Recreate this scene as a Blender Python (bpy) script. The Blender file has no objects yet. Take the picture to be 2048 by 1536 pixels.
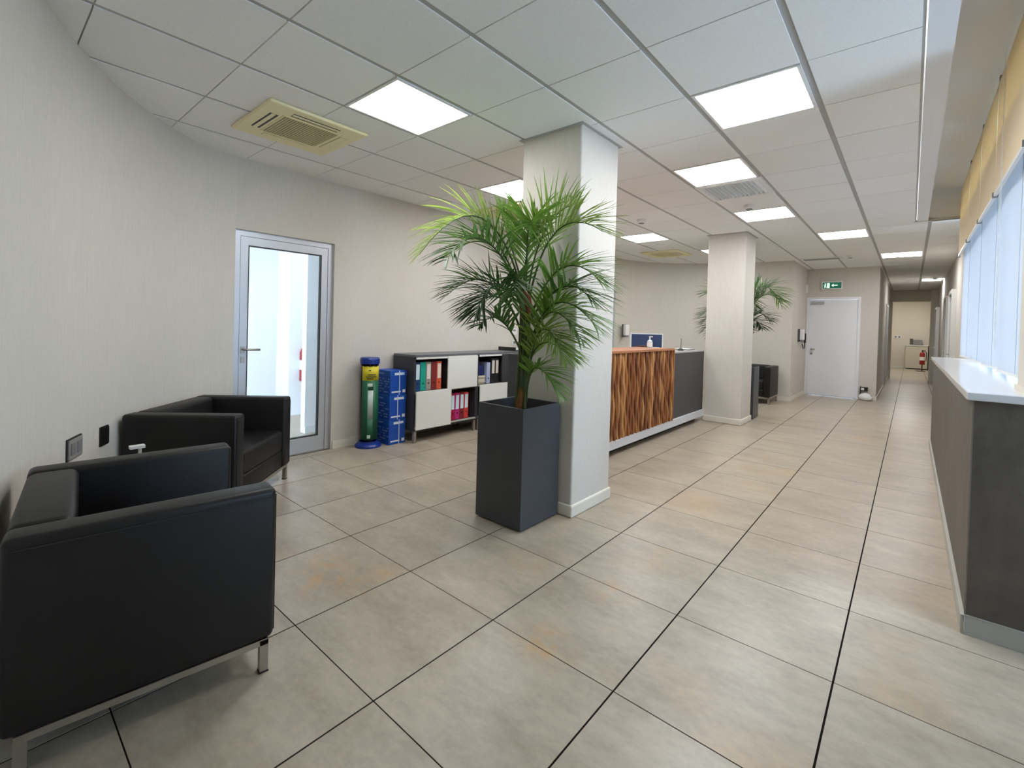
import bpy, bmesh, math, random
from mathutils import Vector, Matrix
rng = random.Random(7)
SC = bpy.context.scene
COL = SC.collection

# ------------------------------------------------------------------ camera, world, exposure
CAM_H = 1.3141
cam_d = bpy.data.cameras.new('camera'); cam = bpy.data.objects.new('camera', cam_d); COL.objects.link(cam)
YAW, PITCH, ROLL = 0.6999, -0.0128, 0.0278
fwd = Vector((-math.sin(YAW)*math.cos(PITCH), math.cos(YAW)*math.cos(PITCH), math.sin(PITCH)))
rt0 = Vector((math.cos(YAW), math.sin(YAW), 0)); up0 = rt0.cross(fwd)
rt = math.cos(ROLL)*rt0 + math.sin(ROLL)*up0
up = -math.sin(ROLL)*rt0 + math.cos(ROLL)*up0
M = Matrix((rt, up, -fwd)).transposed().to_4x4(); M.translation = (0, 0, CAM_H)
cam.matrix_world = M
cam_d.sensor_width = 36; cam_d.lens = 927.45/2048*36
cam_d.shift_x = -(1040.18-1024)/2048; cam_d.shift_y = (663.13-768)/2048
cam_d.clip_start = 0.02; cam_d.clip_end = 200
SC.camera = cam

SC.view_settings.view_transform = 'Standard'
SC.view_settings.look = 'None'
SC.view_settings.exposure = 0.80
SC.view_settings.gamma = 1
SC.view_settings.use_curve_mapping = False
SC.cycles.use_denoising = True
SC.cycles.max_bounces = 8
SC.cycles.diffuse_bounces = 5
SC.cycles.glossy_bounces = 4
SC.cycles.transparent_max_bounces = 12
SC.cycles.sample_clamp_indirect = 6

world = bpy.data.worlds.new('sky'); SC.world = world; world.use_nodes = True
bg = world.node_tree.nodes['Background']
bg.inputs[0].default_value = (0.64, 0.80, 1.0, 1); bg.inputs[1].default_value = 12.0
LED = 15.0          # radiance of the ceiling panels

# ------------------------------------------------------------------ materials
MATS = {}
def lin(c):
    return tuple(((v/255)/12.92 if v/255 <= .04045 else ((v/255+.055)/1.055)**2.4) for v in c)
def mat(name, col, rough=.5, metal=0, spec=.5, noise=None, bump=None, rand=0, emit=None, coat=0, trans=0):
    """col sRGB 0-255; noise=(scale xyz, amount, detail); bump=(scale xyz, strength)"""
    if name in MATS: return MATS[name]
    m = bpy.data.materials.new(name); m.use_nodes = True
    nt = m.node_tree; b = nt.nodes['Principled BSDF']; L = nt.links.new
    c = lin(col)
    b.inputs['Base Color'].default_value = (*c, 1)
    b.inputs['Roughness'].default_value = rough; b.inputs['Metallic'].default_value = metal
    b.inputs['Specular IOR Level'].default_value = spec; b.inputs['Coat Weight'].default_value = coat
    tc = nt.nodes.new('ShaderNodeTexCoord')
    def tex(sc, det=4):
        mp = nt.nodes.new('ShaderNodeMapping'); mp.inputs['Scale'].default_value = sc
        L(tc.outputs['Object'], mp.inputs[0])
        n = nt.nodes.new('ShaderNodeTexNoise'); n.inputs['Scale'].default_value = 1; n.inputs['Detail'].default_value = det
        L(mp.outputs[0], n.inputs['Vector']); return n
    fac = None
    if noise:
        for sc, amt in (noise if isinstance(noise, list) else [noise]):
            n = tex(sc)
            mr = nt.nodes.new('ShaderNodeMapRange'); mr.inputs[1].default_value = .3; mr.inputs[2].default_value = .7
            mr.inputs[3].default_value = 1-amt; mr.inputs[4].default_value = 1+amt
            L(n.outputs[0], mr.inputs[0])
            if fac is None: fac = mr.outputs[0]
            else:
                mu = nt.nodes.new('ShaderNodeMath'); mu.operation = 'MULTIPLY'; L(fac, mu.inputs[0]); L(mr.outputs[0], mu.inputs[1]); fac = mu.outputs[0]
    if rand:
        oi = nt.nodes.new('ShaderNodeObjectInfo')
        mr = nt.nodes.new('ShaderNodeMapRange'); mr.inputs[3].default_value = 1-rand; mr.inputs[4].default_value = 1+rand
        L(oi.outputs['Random'], mr.inputs[0])
        if fac is None: fac = mr.outputs[0]
        else:
            mu = nt.nodes.new('ShaderNodeMath'); mu.operation = 'MULTIPLY'; L(fac, mu.inputs[0]); L(mr.outputs[0], mu.inputs[1]); fac = mu.outputs[0]
    if fac is not None:
        vm = nt.nodes.new('ShaderNodeVectorMath'); vm.operation = 'SCALE'; vm.inputs[0].default_value = c
        L(fac, vm.inputs['Scale']); L(vm.outputs[0], b.inputs['Base Color'])
    if bump:
        n = tex(bump[0]); bp = nt.nodes.new('ShaderNodeBump'); bp.inputs['Strength'].default_value = bump[1]; bp.inputs['Distance'].default_value = .01
        L(n.outputs[0], bp.inputs['Height']); L(bp.outputs[0], b.inputs['Normal'])
    if emit:
        b.inputs['Emission Color'].default_value = (*lin(emit[0]), 1); b.inputs['Emission Strength'].default_value = emit[1]
    MATS[name] = m
    return m

def glass_mat(name, tint, refl=.08, alpha=0.0, acol=(255,255,255)):
    if name in MATS: return MATS[name]
    m = bpy.data.materials.new(name); m.use_nodes = True; nt = m.node_tree; nt.nodes.clear(); L = nt.links.new
    out = nt.nodes.new('ShaderNodeOutputMaterial')
    tr = nt.nodes.new('ShaderNodeBsdfTransparent'); tr.inputs[0].default_value = (*lin(tint), 1)
    gl = nt.nodes.new('ShaderNodeBsdfGlossy'); gl.inputs['Roughness'].default_value = .02
    fr = nt.nodes.new('ShaderNodeFresnel'); fr.inputs[0].default_value = 1.45
    mx = nt.nodes.new('ShaderNodeMixShader'); L(fr.outputs[0], mx.inputs[0]); L(tr.outputs[0], mx.inputs[1]); L(gl.outputs[0], mx.inputs[2])
    L(mx.outputs[0], out.inputs[0]); MATS[name] = m
    return m

def cloth_mat(name, col, tcol, tfac):
    """woven blind fabric that lets daylight through"""
    m = bpy.data.materials.new(name); m.use_nodes = True; nt = m.node_tree; nt.nodes.clear(); L = nt.links.new
    out = nt.nodes.new('ShaderNodeOutputMaterial')
    d = nt.nodes.new('ShaderNodeBsdfDiffuse'); d.inputs[0].default_value = (*lin(col), 1)
    t = nt.nodes.new('ShaderNodeBsdfTranslucent'); t.inputs[0].default_value = (*lin(tcol), 1)
    mx = nt.nodes.new('ShaderNodeMixShader'); mx.inputs[0].default_value = tfac
    L(d.outputs[0], mx.inputs[1]); L(t.outputs[0], mx.inputs[2]); L(mx.outputs[0], out.inputs[0]); MATS[name] = m
    return m

STAINS = [(-2.35, 1.23, .20, .75), (-2.1, 1.27, .17, .6), (-2.22, 1.13, .17, .6), (-2.06, 1.43, .13, .6), (-1.58, 1.98, .18, .4), (-1.09, 2.08, .17, .6), (-1.17, 1.57, .15, .7), (-1.06, 1.53, .14, .5)]
def floor_mat():
    m = bpy.data.materials.new('concrete_look_tile'); m.use_nodes = True; nt = m.node_tree; L = nt.links.new
    b = nt.nodes['Principled BSDF']
    geo = nt.nodes.new('ShaderNodeNewGeometry'); oi = nt.nodes.new('ShaderNodeObjectInfo')
    # each tile looks at another patch of the pattern
    cmb = nt.nodes.new('ShaderNodeCombineXYZ')
    mz = nt.nodes.new('ShaderNodeMath'); mz.operation = 'MULTIPLY'; mz.inputs[1].default_value = 37
    L(oi.outputs['Random'], mz.inputs[0]); L(mz.outputs[0], cmb.inputs[2])
    add = nt.nodes.new('ShaderNodeVectorMath'); L(geo.outputs['Position'], add.inputs[0]); L(cmb.outputs[0], add.inputs[1])
    def noise(sc, det, vec=add.outputs[0], rough=.6):
        mp = nt.nodes.new('ShaderNodeMapping'); mp.inputs['Scale'].default_value = sc; L(vec, mp.inputs[0])
        n = nt.nodes.new('ShaderNodeTexNoise'); n.inputs['Scale'].default_value = 1; n.inputs['Detail'].default_value = det; n.inputs['Roughness'].default_value = rough
        L(mp.outputs[0], n.inputs['Vector']); return n
    n1 = noise((2.6, 5.5, 1), 6, rough=.65); n2 = noise((24, 34, 1), 5, rough=.7); n3 = noise((1.5, 1.5, 1), 2, rough=.5)
    r1 = nt.nodes.new('ShaderNodeValToRGB'); e = r1.color_ramp.elements
    e[0].position = .22; e[0].color = (*lin((150, 138, 121)), 1); e[1].position = .78; e[1].color = (*lin((188, 177, 158)), 1)
    L(n1.outputs[0], r1.inputs[0])
    mr = nt.nodes.new('ShaderNodeMapRange'); mr.inputs[1].default_value = .3; mr.inputs[2].default_value = .7; mr.inputs[3].default_value = .9; mr.inputs[4].default_value = 1.08
    L(n2.outputs[0], mr.inputs[0])
    vm = nt.nodes.new('ShaderNodeVectorMath'); vm.operation = 'SCALE'; L(r1.outputs[0], vm.inputs[0]); L(mr.outputs[0], vm.inputs['Scale'])
    # ochre stains
    r3 = nt.nodes.new('ShaderNodeMapRange'); r3.inputs[1].default_value = .62; r3.inputs[2].default_value = .78; r3.inputs[3].default_value = 0; r3.inputs[4].default_value = .55
    L(n3.outputs[0], r3.inputs[0])
    ms = nt.nodes.new('ShaderNodeMath'); ms.operation = 'MULTIPLY'; L(r3.outputs[0], ms.inputs[0]); L(n2.outputs[0], ms.inputs[1])
    stain = ms.outputs[0]
    for (sx, sy, sr, amt) in STAINS:
        ds = nt.nodes.new('ShaderNodeVectorMath'); ds.operation = 'DISTANCE'; ds.inputs[1].default_value = (sx, sy, 0); L(geo.outputs['Position'], ds.inputs[0])
        rg = nt.nodes.new('ShaderNodeMapRange'); rg.inputs[1].default_value = 0; rg.inputs[2].default_value = sr; rg.inputs[3].default_value = amt; rg.inputs[4].default_value = 0
        L(ds.outputs['Value'], rg.inputs[0])
        nn = noise((11, 11, 1), 4, geo.outputs['Position'])
        rn = nt.nodes.new('ShaderNodeMapRange'); rn.inputs[1].default_value = .42; rn.inputs[2].default_value = .62; L(nn.outputs[0], rn.inputs[0])
        mm = nt.nodes.new('ShaderNodeMath'); mm.operation = 'MULTIPLY'; L(rg.outputs[0], mm.inputs[0]); L(rn.outputs[0], mm.inputs[1])
        aa = nt.nodes.new('ShaderNodeMath'); aa.operation = 'ADD'; L(stain, aa.inputs[0]); L(mm.outputs[0], aa.inputs[1]); stain = aa.outputs[0]
    mx = nt.nodes.new('ShaderNodeMix'); mx.data_type = 'RGBA'; mx.inputs[7].default_value = (*lin((190, 150, 100)), 1)
    L(stain, mx.inputs[0]); L(vm.outputs[0], mx.inputs[6]); L(mx.outputs[2], b.inputs['Base Color'])
    rr = nt.nodes.new('ShaderNodeMapRange'); rr.inputs[3].default_value = .27; rr.inputs[4].default_value = .36; L(n1.outputs[0], rr.inputs[0]); L(rr.outputs[0], b.inputs['Roughness'])
    b.inputs['Specular IOR Level'].default_value = .38
    MATS['tile'] = m; return m

WALLP = mat('linen_wallpaper', (208, 202, 192), .85, spec=.15, noise=[((110, 110, 7), .035), ((40, 40, 120), .02), ((1.5, 1.5, .8), .02)])
WALLC = mat('corridor_wallpaper', (214, 207, 192), .85, spec=.15, noise=[((160, 160, 9), .04)])
CEIL = mat('mineral_fibre_tile', (240, 239, 236), .9, spec=.1, noise=[((60, 60, 60), .025)], rand=.02, bump=((400, 400, 400), .08))
TBAR = mat('grid_bar_grey', (176, 175, 171), .6)
CREAM = mat('cream_skirting', (222, 217, 203), .45)
WHITEP = mat('white_paint', (226, 226, 226), .5)
WHITER = mat('white_room_paint', (238, 238, 240), .6)
GROUT = mat('dark_grout', (30, 26, 22), .95, spec=.1)
ALU = mat('silver_aluminium', (196, 200, 206), .38, metal=.45)
GASK = mat('black_gasket', (22, 22, 24), .5)
STEEL = mat('brushed_steel', (176, 172, 164), .32, metal=.9)
LEATHER = mat('black_leather', (21, 20, 20), .45, spec=.35, bump=((260, 260, 260), .10), noise=[((6, 6, 6), .15)])
LSEAM = mat('leather_seam', (12, 12, 12), .6)
PLANTER = mat('charcoal_planter', (66, 69, 74), .42, spec=.4, noise=[((9, 9, 9), .06), ((200, 200, 200), .05)])
SOIL = mat('soil', (52, 40, 30), .95, noise=[((60, 60, 60), .4)])
DARKLAM = mat('anthracite_laminate', (58, 58, 61), .45, noise=[((40, 40, 6), .05)])
DARKIN = mat('anthracite_inside', (46, 44, 44), .6)
WGLOSS = mat('white_lacquer', (226, 227, 222), .3)
FLOORT = floor_mat()
DIFF = mat('led_diffuser', (255, 255, 255), .6, emit=((252, 253, 255), LED))
YELLOWED = mat('yellowed_plastic', (238, 228, 184), .5)
YELLOWG = mat('yellowed_grille', (158, 150, 112), .7)
BLACKP = mat('black_plastic', (20, 20, 22), .45)
GREYP = mat('grey_plastic', (126, 126, 126), .5)
WHITEPL = mat('white_plastic', (230, 230, 228), .4)
QUARTZ = mat('white_quartz', (222, 222, 222), .12, spec=.6, noise=[((60, 60, 60), .02)])
CLAD = mat('dark_taupe_cladding', (92, 84, 76), .55, noise=[((14, 14, 9), .16), ((3, 3, 2), .12), ((90, 90, 30), .06)])
SKIRTG = mat('grey_skirting', (176, 174, 164), .5)
GLASSD = glass_mat('door_glass', (244, 248, 248))
GLASSW = glass_mat('window_glass', (240, 246, 250))
SCREEN = cloth_mat('screen_fabric', (232, 236, 240), (176, 178, 181), .50)
ROLLER = cloth_mat('cream_roller_fabric', (240, 224, 196), (250, 226, 180), .22)
DOORW = mat('white_door_lacquer', (232, 233, 238), .42)

# ------------------------------------------------------------------ mesh helpers
def new_obj(name, me, m=None, parent=None):
    o = bpy.data.objects.new(name, me); COL.objects.link(o)
    if m is not None and len(me.materials) == 0: me.materials.append(m)
    if parent is not None: o.parent = parent
    return o
def tag(o, label, cat=None, group=None, kind=None):
    o['label'] = label
    if cat: o['category'] = cat
    if group: o['group'] = group
    if kind: o['kind'] = kind
    return o
def empty(name, loc=(0, 0, 0), rz=0):
    o = bpy.data.objects.new(name, None); COL.objects.link(o); o.location = loc; o.rotation_euler = (0, 0, rz); o.empty_display_size = .1
    return o
class MB:
    def __init__(s): s.v = []; s.f = []
    def box(s, x0, x1, y0, y1, z0, z1):
        b = len(s.v)
        s.v += [(x0,y0,z0),(x1,y0,z0),(x1,y1,z0),(x0,y1,z0),(x0,y0,z1),(x1,y0,z1),(x1,y1,z1),(x0,y1,z1)]
        s.f += [tuple(b+i for i in f) for f in ((3,2,1,0),(4,5,6,7),(0,1,5,4),(1,2,6,5),(2,3,7,6),(3,0,4,7))]
        return s
    def quad(s, a, b, c, d):
        i = len(s.v); s.v += [tuple(a), tuple(b), tuple(c), tuple(d)]; s.f.append((i, i+1, i+2, i+3)); return s
    def prism(s, poly, z0, z1):
        n = len(poly); b = len(s.v)
        s.v += [(p[0], p[1], z0) for p in poly] + [(p[0], p[1], z1) for p in poly]
        s.f.append(tuple(b+i for i in reversed(range(n)))); s.f.append(tuple(b+n+i for i in range(n)))
        for i in range(n): j = (i+1) % n; s.f.append((b+i, b+j, b+n+j, b+n+i))
        return s
    def tube(s, pts, r, n=8, caps=True, rads=None):
        pts = [Vector(p) for p in pts]; b = len(s.v); prev = None
        for k, p in enumerate(pts):
            t = (pts[min(k+1, len(pts)-1)] - pts[max(k-1, 0)]).normalized()
            if prev is None:
                a = t.orthogonal().normalized()
            else:
                a = (prev - t*prev.dot(t)).normalized()
            prev = a; c = t.cross(a); rr = rads[k] if rads else r
            for i in range(n):
                th = 2*math.pi*i/n; q = p + (a*math.cos(th) + c*math.sin(th))*rr; s.v.append(tuple(q))
        for k in range(len(pts)-1):
            for i in range(n):
                j = (i+1) % n; s.f.append((b+k*n+i, b+k*n+j, b+(k+1)*n+j, b+(k+1)*n+i))
        if caps:
            s.f.append(tuple(b+i for i in reversed(range(n)))); e = b+(len(pts)-1)*n; s.f.append(tuple(e+i for i in range(n)))
        return s
    def lathe(s, prof, n=24, c=(0, 0)):
        b = len(s.v)
        for (r, z) in prof:
            for i in range(n):
                th = 2*math.pi*i/n; s.v.append((c[0]+r*math.cos(th), c[1]+r*math.sin(th), z))
        for k in range(len(prof)-1):
            for i in range(n):
                j = (i+1) % n; s.f.append((b+k*n+i, b+k*n+j, b+(k+1)*n+j, b+(k+1)*n+i))
        s.f.append(tuple(b+i for i in reversed(range(n)))); e = b+(len(prof)-1)*n; s.f.append(tuple(e+i for i in range(n)))
        return s
    def mesh(s, name, smooth=False):
        me = bpy.data.meshes.new(name); me.from_pydata(s.v, [], s.f); me.update()
        if smooth:
            for p in me.polygons: p.use_smooth = True
        return me
    def build(s, name, m, parent=None, smooth=False, bevel=0, seg=2):
        me = s.mesh(name, smooth)
        if bevel:
            bm = bmesh.new(); bm.from_mesh(me); bmesh.ops.remove_doubles(bm, verts=bm.verts, dist=1e-6)
            ed = [e for e in bm.edges if len(e.link_faces) == 2 and e.calc_face_angle(0) > .6]
            bmesh.ops.bevel(bm, geom=ed, offset=bevel, segments=seg, profile=.5, affect='EDGES', clamp_overlap=True)
            for f in bm.faces: f.smooth = smooth
            bm.to_mesh(me); bm.free()
        return new_obj(name, me, m, parent)
def bx(name, x0, x1, y0, y1, z0, z1, m, parent=None, bevel=0, seg=2, smooth=False):
    return MB().box(x0, x1, y0, y1, z0, z1).build(name, m, parent, smooth, bevel, seg)
def copy_tree(o, parent=None):
    c = o.copy(); COL.objects.link(c)
    if parent is not None: c.parent = parent
    for ch in o.children: copy_tree(ch, c)
    return c

def offset_poly(pts, t):
    """points moved by t to the left of the walking direction"""
    out = []
    for i, p in enumerate(pts):
        a = Vector(pts[max(i-1, 0)]); b = Vector(pts[min(i+1, len(pts)-1)]); p = Vector(p)
        if 0 < i < len(pts)-1:
            d1 = (p-a).normalized(); d2 = (b-p).normalized(); n1 = Vector((-d1.y, d1.x)); n2 = Vector((-d2.y, d2.x))
            n = (n1+n2).normalized(); n = n/max(.3, n.dot(n1))
        else:
            d = (b-a).normalized(); n = Vector((-d.y, d.x))
        out.append((p.x+n.x*t, p.y+n.y*t))
    return out
def wall_strip(mb, pts, z0, z1, t):
    """wall along pts, its room face on pts, thickness t to the left of the walking direction (negative: right)"""
    q = offset_poly(pts, t); n = len(pts); b = len(mb.v)
    for p, r in zip(pts, q): mb.v += [(p[0], p[1], z0), (p[0], p[1], z1), (r[0], r[1], z1), (r[0], r[1], z0)]
    for i in range(n-1):
        a = b+4*i; c = a+4
        for k in range(4): mb.f.append((a+k, a+(k+1) % 4, c+(k+1) % 4, c+k))
    mb.f.append((b, b+1, b+2, b+3)); e = b+4*(n-1); mb.f.append((e+3, e+2, e+1, e))
    return mb
def fix_normals(o):
    bm = bmesh.new(); bm.from_mesh(o.data); bmesh.ops.recalc_face_normals(bm, faces=bm.faces); bm.to_mesh(o.data); bm.free(); return o
def spline(P, n=6):
    out = []
    for i in range(len(P)-1):
        p0 = Vector(P[max(i-1, 0)]); p1 = Vector(P[i]); p2 = Vector(P[i+1]); p3 = Vector(P[min(i+2, len(P)-1)])
        for k in range(n):
            t = k/n
            out.append(tuple(.5*((2*p1)+(p2-p0)*t+(2*p0-5*p1+4*p2-p3)*t*t+(3*p1-p0-3*p2+p3)*t**3)))
    out.append(tuple(P[-1])); return out

# ------------------------------------------------------------------ room outline
HC = 2.7076; ZT = 3.12
CX, CY, CS = -2.2608, 2.1493, 0.6           # ceiling grid origin and module
FX, FY, FS = -0.7859, 1.5118, 0.6           # floor grid
XL = -4.5
near_curve = spline([(1.2, -.55), (.3, -.46), (-.6, -.36), (-1.5, -.21), (-2.2, -.04), (-2.8, .135), (-3.35, .35), (-3.82, .62), (-4.2, .93), (-4.42, 1.2), (-4.5, 1.48)], 12)
back_curve = spline([(-4.5, 8.35), (-4.36, 8.85), (-3.95, 9.4), (-3.3, 9.82), (-2.4, 10.1), (-1.75, 10.2)], 10)

def clip(poly, x0, x1, y0, y1):
    def cut(P, ax, v, keep_less):
        out = []
        for i in range(len(P)):
            a, b = P[i], P[(i+1) % len(P)]
            ia = (a[ax] <= v) == keep_less or a[ax] == v; ib = (b[ax] <= v) == keep_less or b[ax] == v
            if ia: out.append(a)
            if ia != ib:
                t = (v-a[ax])/(b[ax]-a[ax]); out.append((a[0]+t*(b[0]-a[0]), a[1]+t*(b[1]-a[1])))
        return out
    P = list(poly)
    for ax, v, k in ((0, x0, False), (0, x1, True), (1, y0, False), (1, y1, True)):
        P = cut(P, ax, v, k)
        if len(P) < 3: return []
    Q = []
    for p in P:
        if not Q or (abs(p[0]-Q[-1][0])+abs(p[1]-Q[-1][1])) > 1e-4: Q.append(p)
    if len(Q) > 2 and abs(Q[0][0]-Q[-1][0])+abs(Q[0][1]-Q[-1][1]) < 1e-4: Q.pop()
    return Q
def area(P):
    return .5*sum(P[i][0]*P[(i+1) % len(P)][1]-P[(i+1) % len(P)][0]*P[i][1] for i in range(len(P)))
def spans(poly, ax, v):
    xs = []
    for i in range(len(poly)):
        a, b = poly[i], poly[(i+1) % len(poly)]
        if (a[ax] - v)*(b[ax] - v) < 0:
            t = (v-a[ax])/(b[ax]-a[ax]); xs.append(a[1-ax]+t*(b[1-ax]-a[1-ax]))
    xs.sort(); return list(zip(xs[::2], xs[1::2]))

# walking: near wall -> left wall -> back wall -> alcove -> corridor -> right side
floor_poly = near_curve[:] + back_curve + [(-1.75, 11.75), (-.5, 11.75), (-.5, 18.2), (-.9, 18.2), (-.9, 25.0), (.57, 25.0), (.57, 7.5), (.6, 7.5), (.6, 2.95), (2.2, 2.95), (2.2, -.55)]
ceil_poly = [p for p in near_curve if p[0] < -.02] + back_curve + [(-1.75, 11.75), (-.5, 11.75), (-.5, 18.2), (.57, 18.2), (.57, 7.4), (0, 7.4), (0, -.42)]
i0 = 0
if area(floor_poly) < 0: floor_poly.reverse()
if area(ceil_poly) < 0: ceil_poly.reverse()

# ------------------------------------------------------------------ floor
fl = MB().box(-8.2, 2.6, -1.2, 25.4, -.20, -.0025).build('floor', GROUT); tag(fl, 'floor of large grey concrete-look tiles with dark joints', 'floor', kind='structure')
T = .002
ga, gb = .0035, .0022
full_tile = MB().box(-FS/2+ga, FS/2-ga, -FS/2+gb, FS/2-gb, -T, 0).mesh('floor_tile'); full_tile.materials.append(FLOORT)
ix0 = math.floor((-4.6-FX)/FS); ix1 = math.ceil((2.3-FX)/FS); iy0 = math.floor((-.6-FY)/FS); iy1 = math.ceil((25-FY)/FS)
for i in range(ix0, ix1):
    for j in range(iy0, iy1):
        x0 = FX+i*FS; y0 = FY+j*FS
        P = clip(floor_poly, x0+ga, x0+FS-ga, y0+gb, y0+FS-gb)
        if len(P) < 3 or abs(area(P)) < .004: continue
        if abs(area(P)) > .99*(FS-2*ga)*(FS-2*gb):
            o = new_obj('floor_tile', full_tile, None, fl); o.location = (x0+FS/2, y0+FS/2, 0)
        else:
            cx = sum(p[0] for p in P)/len(P); cy = sum(p[1] for p in P)/len(P)
            o = MB().prism([(p[0]-cx, p[1]-cy) for p in P], -T, 0).build('floor_tile', FLOORT, fl); o.location = (cx, cy, 0)

# ------------------------------------------------------------------ ceiling: grid bars, tiles
LIGHTS = [(-1, -1), (2, 1), (1, 3), (1, 6), (2, 9), (3, 13), (4, 21), (-2, 7), (-2, 2), (-1, 10)]
EXTRA_LIGHTS = []
VENT = (1, 4)
ce = MB().box(-4.7, 2.4, -.8, 18.4, ZT, ZT+.1).build('ceiling', WHITEP); tag(ce, 'suspended ceiling of square white mineral tiles on grey bars', 'ceiling', kind='structure')
wa, wb = .017, .0035
ctile = MB().box(-CS/2+wa, CS/2-wa, -CS/2+wb, CS/2-wb, 0, .02).mesh('ceiling_tile'); ctile.materials.append(CEIL)
ci0 = math.floor((-4.6-CX)/CS); ci1 = 6; ck0 = math.floor((-.6-CY)/CS); ck1 = math.ceil((18.3-CY)/CS)
COLS = [(-2.275, -1.755, 2.68, 3.20), (-2.30, -1.785, 6.95, 7.47)]
for i in range(ci0, ci1):
    for k in range(ck0, ck1):
        x0 = CX+i*CS; y0 = CY+k*CS
        if (i, k) in LIGHTS or (i, k) in EXTRA_LIGHTS or (i, k) == VENT: continue
        P = clip(ceil_poly, x0+wa, x0+CS-wa, y0+wb, y0+CS-wb)
        if len(P) < 3 or abs(area(P)) < .003: continue
        if abs(area(P)) > .99*(CS-2*wa)*(CS-2*wb):
            o = new_obj('ceiling_tile', ctile, None, ce); o.location = (x0+CS/2, y0+CS/2, HC)
        else:
            cx = sum(p[0] for p in P)/len(P); cy = sum(p[1] for p in P)/len(P)
            o = MB().prism([(p[0]-cx, p[1]-cy) for p in P], 0, .02).build('ceiling_tile', CEIL, ce); o.location = (cx, cy, HC)
for i in range(ci0, ci1+1):
    x = CX+i*CS
    for a, b in spans(ceil_poly, 0, x):
        bx('grid_bar', x-.021, x+.021, a, b, HC+.007, HC+.03, TBAR, ce)
for k in range(ck0, ck1+1):
    y = CY+k*CS
    for a, b in spans(ceil_poly, 1, y):
        bx('cross_bar', a, b, y-.012, y+.012, HC+.011, HC+.03, TBAR, ce)
# plaster margin, blind pocket and entrance part
bx('ceiling_margin', 0.018, .12, -.5, 7.4, HC-.002, HC+.12, WHITEP, ce)
bx('margin_profile', -.008, .012, -.42, 7.4, HC+.004, HC+.03, TBAR, ce)
MB().box(.115, .125, -.5, 7.4, HC+.1, ZT).box(.115, .62, 7.4, 7.46, HC, ZT).build('pocket_side', WHITEP, ce)
bx('pocket_top', .12, .62, -.5, 7.4, 3.07, ZT, WHITEP, ce)
bx('entrance_ceiling', .62, 2.3, -.6, 2.95, HC, HC+.04, WHITEP, ce)
bx('edge_trim', -.01, .57, 7.385, 7.40, HC-.004, HC+.02, TBAR, ce)

# ------------------------------------------------------------------ walls
w = MB()
wall_strip(w, near_curve, 0, ZT, .12)
wall_strip(w, [(XL, 2.385), (XL, 8.35)], 0, ZT, .12)
wall_strip(w, [(XL, 1.48), (XL, 2.385)], 2.09, ZT, .12)
o = fix_normals(w.build('wall_left', WALLP)); tag(o, 'curved wall in beige linen wallpaper with the glass door in it', 'wall', kind='structure')
w = MB(); wall_strip(w, back_curve, 0, ZT, .12)
o = fix_normals(w.build('wall_back', WALLP)); tag(o, 'gently curved beige wall behind the reception desk', 'wall', kind='structure')
w = MB(); wall_strip(w, [(-1.75, 10.2), (-1.75, 11.75)], 0, ZT, .12)
o = fix_normals(w.build('wall_recess', WALLP)); tag(o, 'short beige return wall beside the white door', 'wall', kind='structure')
w = MB(); w.box(-1.87, -1.745, 11.75, 11.87, 0, ZT).box(-.795, -.5, 11.75, 11.87, 0, ZT).box(-1.745, -.795, 11.75, 11.87, 2.10, ZT)
o = w.build('wall_far', WALLP); tag(o, 'beige wall holding the white door and green exit sign', 'wall', kind='structure')
w = MB(); wall_strip(w, [(-.5, 11.87), (-.5, 18.2)], 0, ZT, .12)
o = fix_normals(w.build('wall_corridor', WALLP)); tag(o, 'long beige corridor wall beyond the white door', 'wall', kind='structure')
w = MB(); w.box(-.95, .8, 25.0, 25.1, 0, ZT).box(-1.0, -.9, 18.2, 25.1, 0, ZT).box(.57, .67, 18.3, 25.1, 0, ZT).box(-1.0, .85, 18.3, 25.1, 2.9, 3.0)
o = w.build('wall_end', WALLC); tag(o, 'cream wall at the far end of the corridor', 'wall', kind='structure')
for yy, wh in ((20.4, 'added square light panel just behind the corridor end opening'), (23.2, 'added square light panel above the cream cupboard')):  # panels added to brighten the dark corridor end
    Lp = empty('ceiling_light', (-.1, yy, 2.9)); tag(Lp, wh, 'ceiling light', 'added light panels behind the corridor end')
    MB().box(-.3, .3, -.3, .3, -.02, 0).build('frame', WHITEPL, Lp); MB().box(-.28, .28, -.28, .28, -.024, -.019).build('diffuser', DIFF, Lp)
# portal at the corridor end
w = MB(); w.box(-.62, -.45, 18.2, 18.32, 0, ZT).box(.47, .85, 18.2, 18.32, 0, ZT).box(-.45, .47, 18.2, 18.32, 2.36, ZT)
o = w.build('wall_portal', WALLC); tag(o, 'cream frame wall around the opening at the corridor end', 'wall', kind='structure')
# right side: wall below and above the windows, corridor side wall
w = MB()
w.box(.6, .72, 2.95, 7.5, 0, 1.05).box(.6, .72, 2.95, 7.5, 2.9, ZT).box(.6, .72, 2.95, 3.25, 1.05, 2.9).box(.6, .72, 7.42, 7.5, 1.05, 2.9)
w.box(.72, 2.3, 2.95, 3.07, 0, ZT)
w.box(.57, .72, 7.5, 18.3, 0, ZT)
o = w.build('wall_right', WALLP); tag(o, 'beige window wall behind the counter running on along the corridor', 'wall', kind='structure')
w = MB(); w.box(2.2, 2.32, -.7, 3.07, 2.55, ZT).box(2.2, 2.32, -.7, 2.0, 0, 2.55).box(2.2, 2.32, 2.85, 3.07, 0, 2.55).box(2.2, 2.32, 2.0, 2.85, 0, .5).box(1.2, 2.32, -.7, -.56, 0, ZT)
o = w.build('wall_entrance', WALLP); tag(o, 'beige wall around the added entrance window', 'wall', kind='structure')
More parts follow.
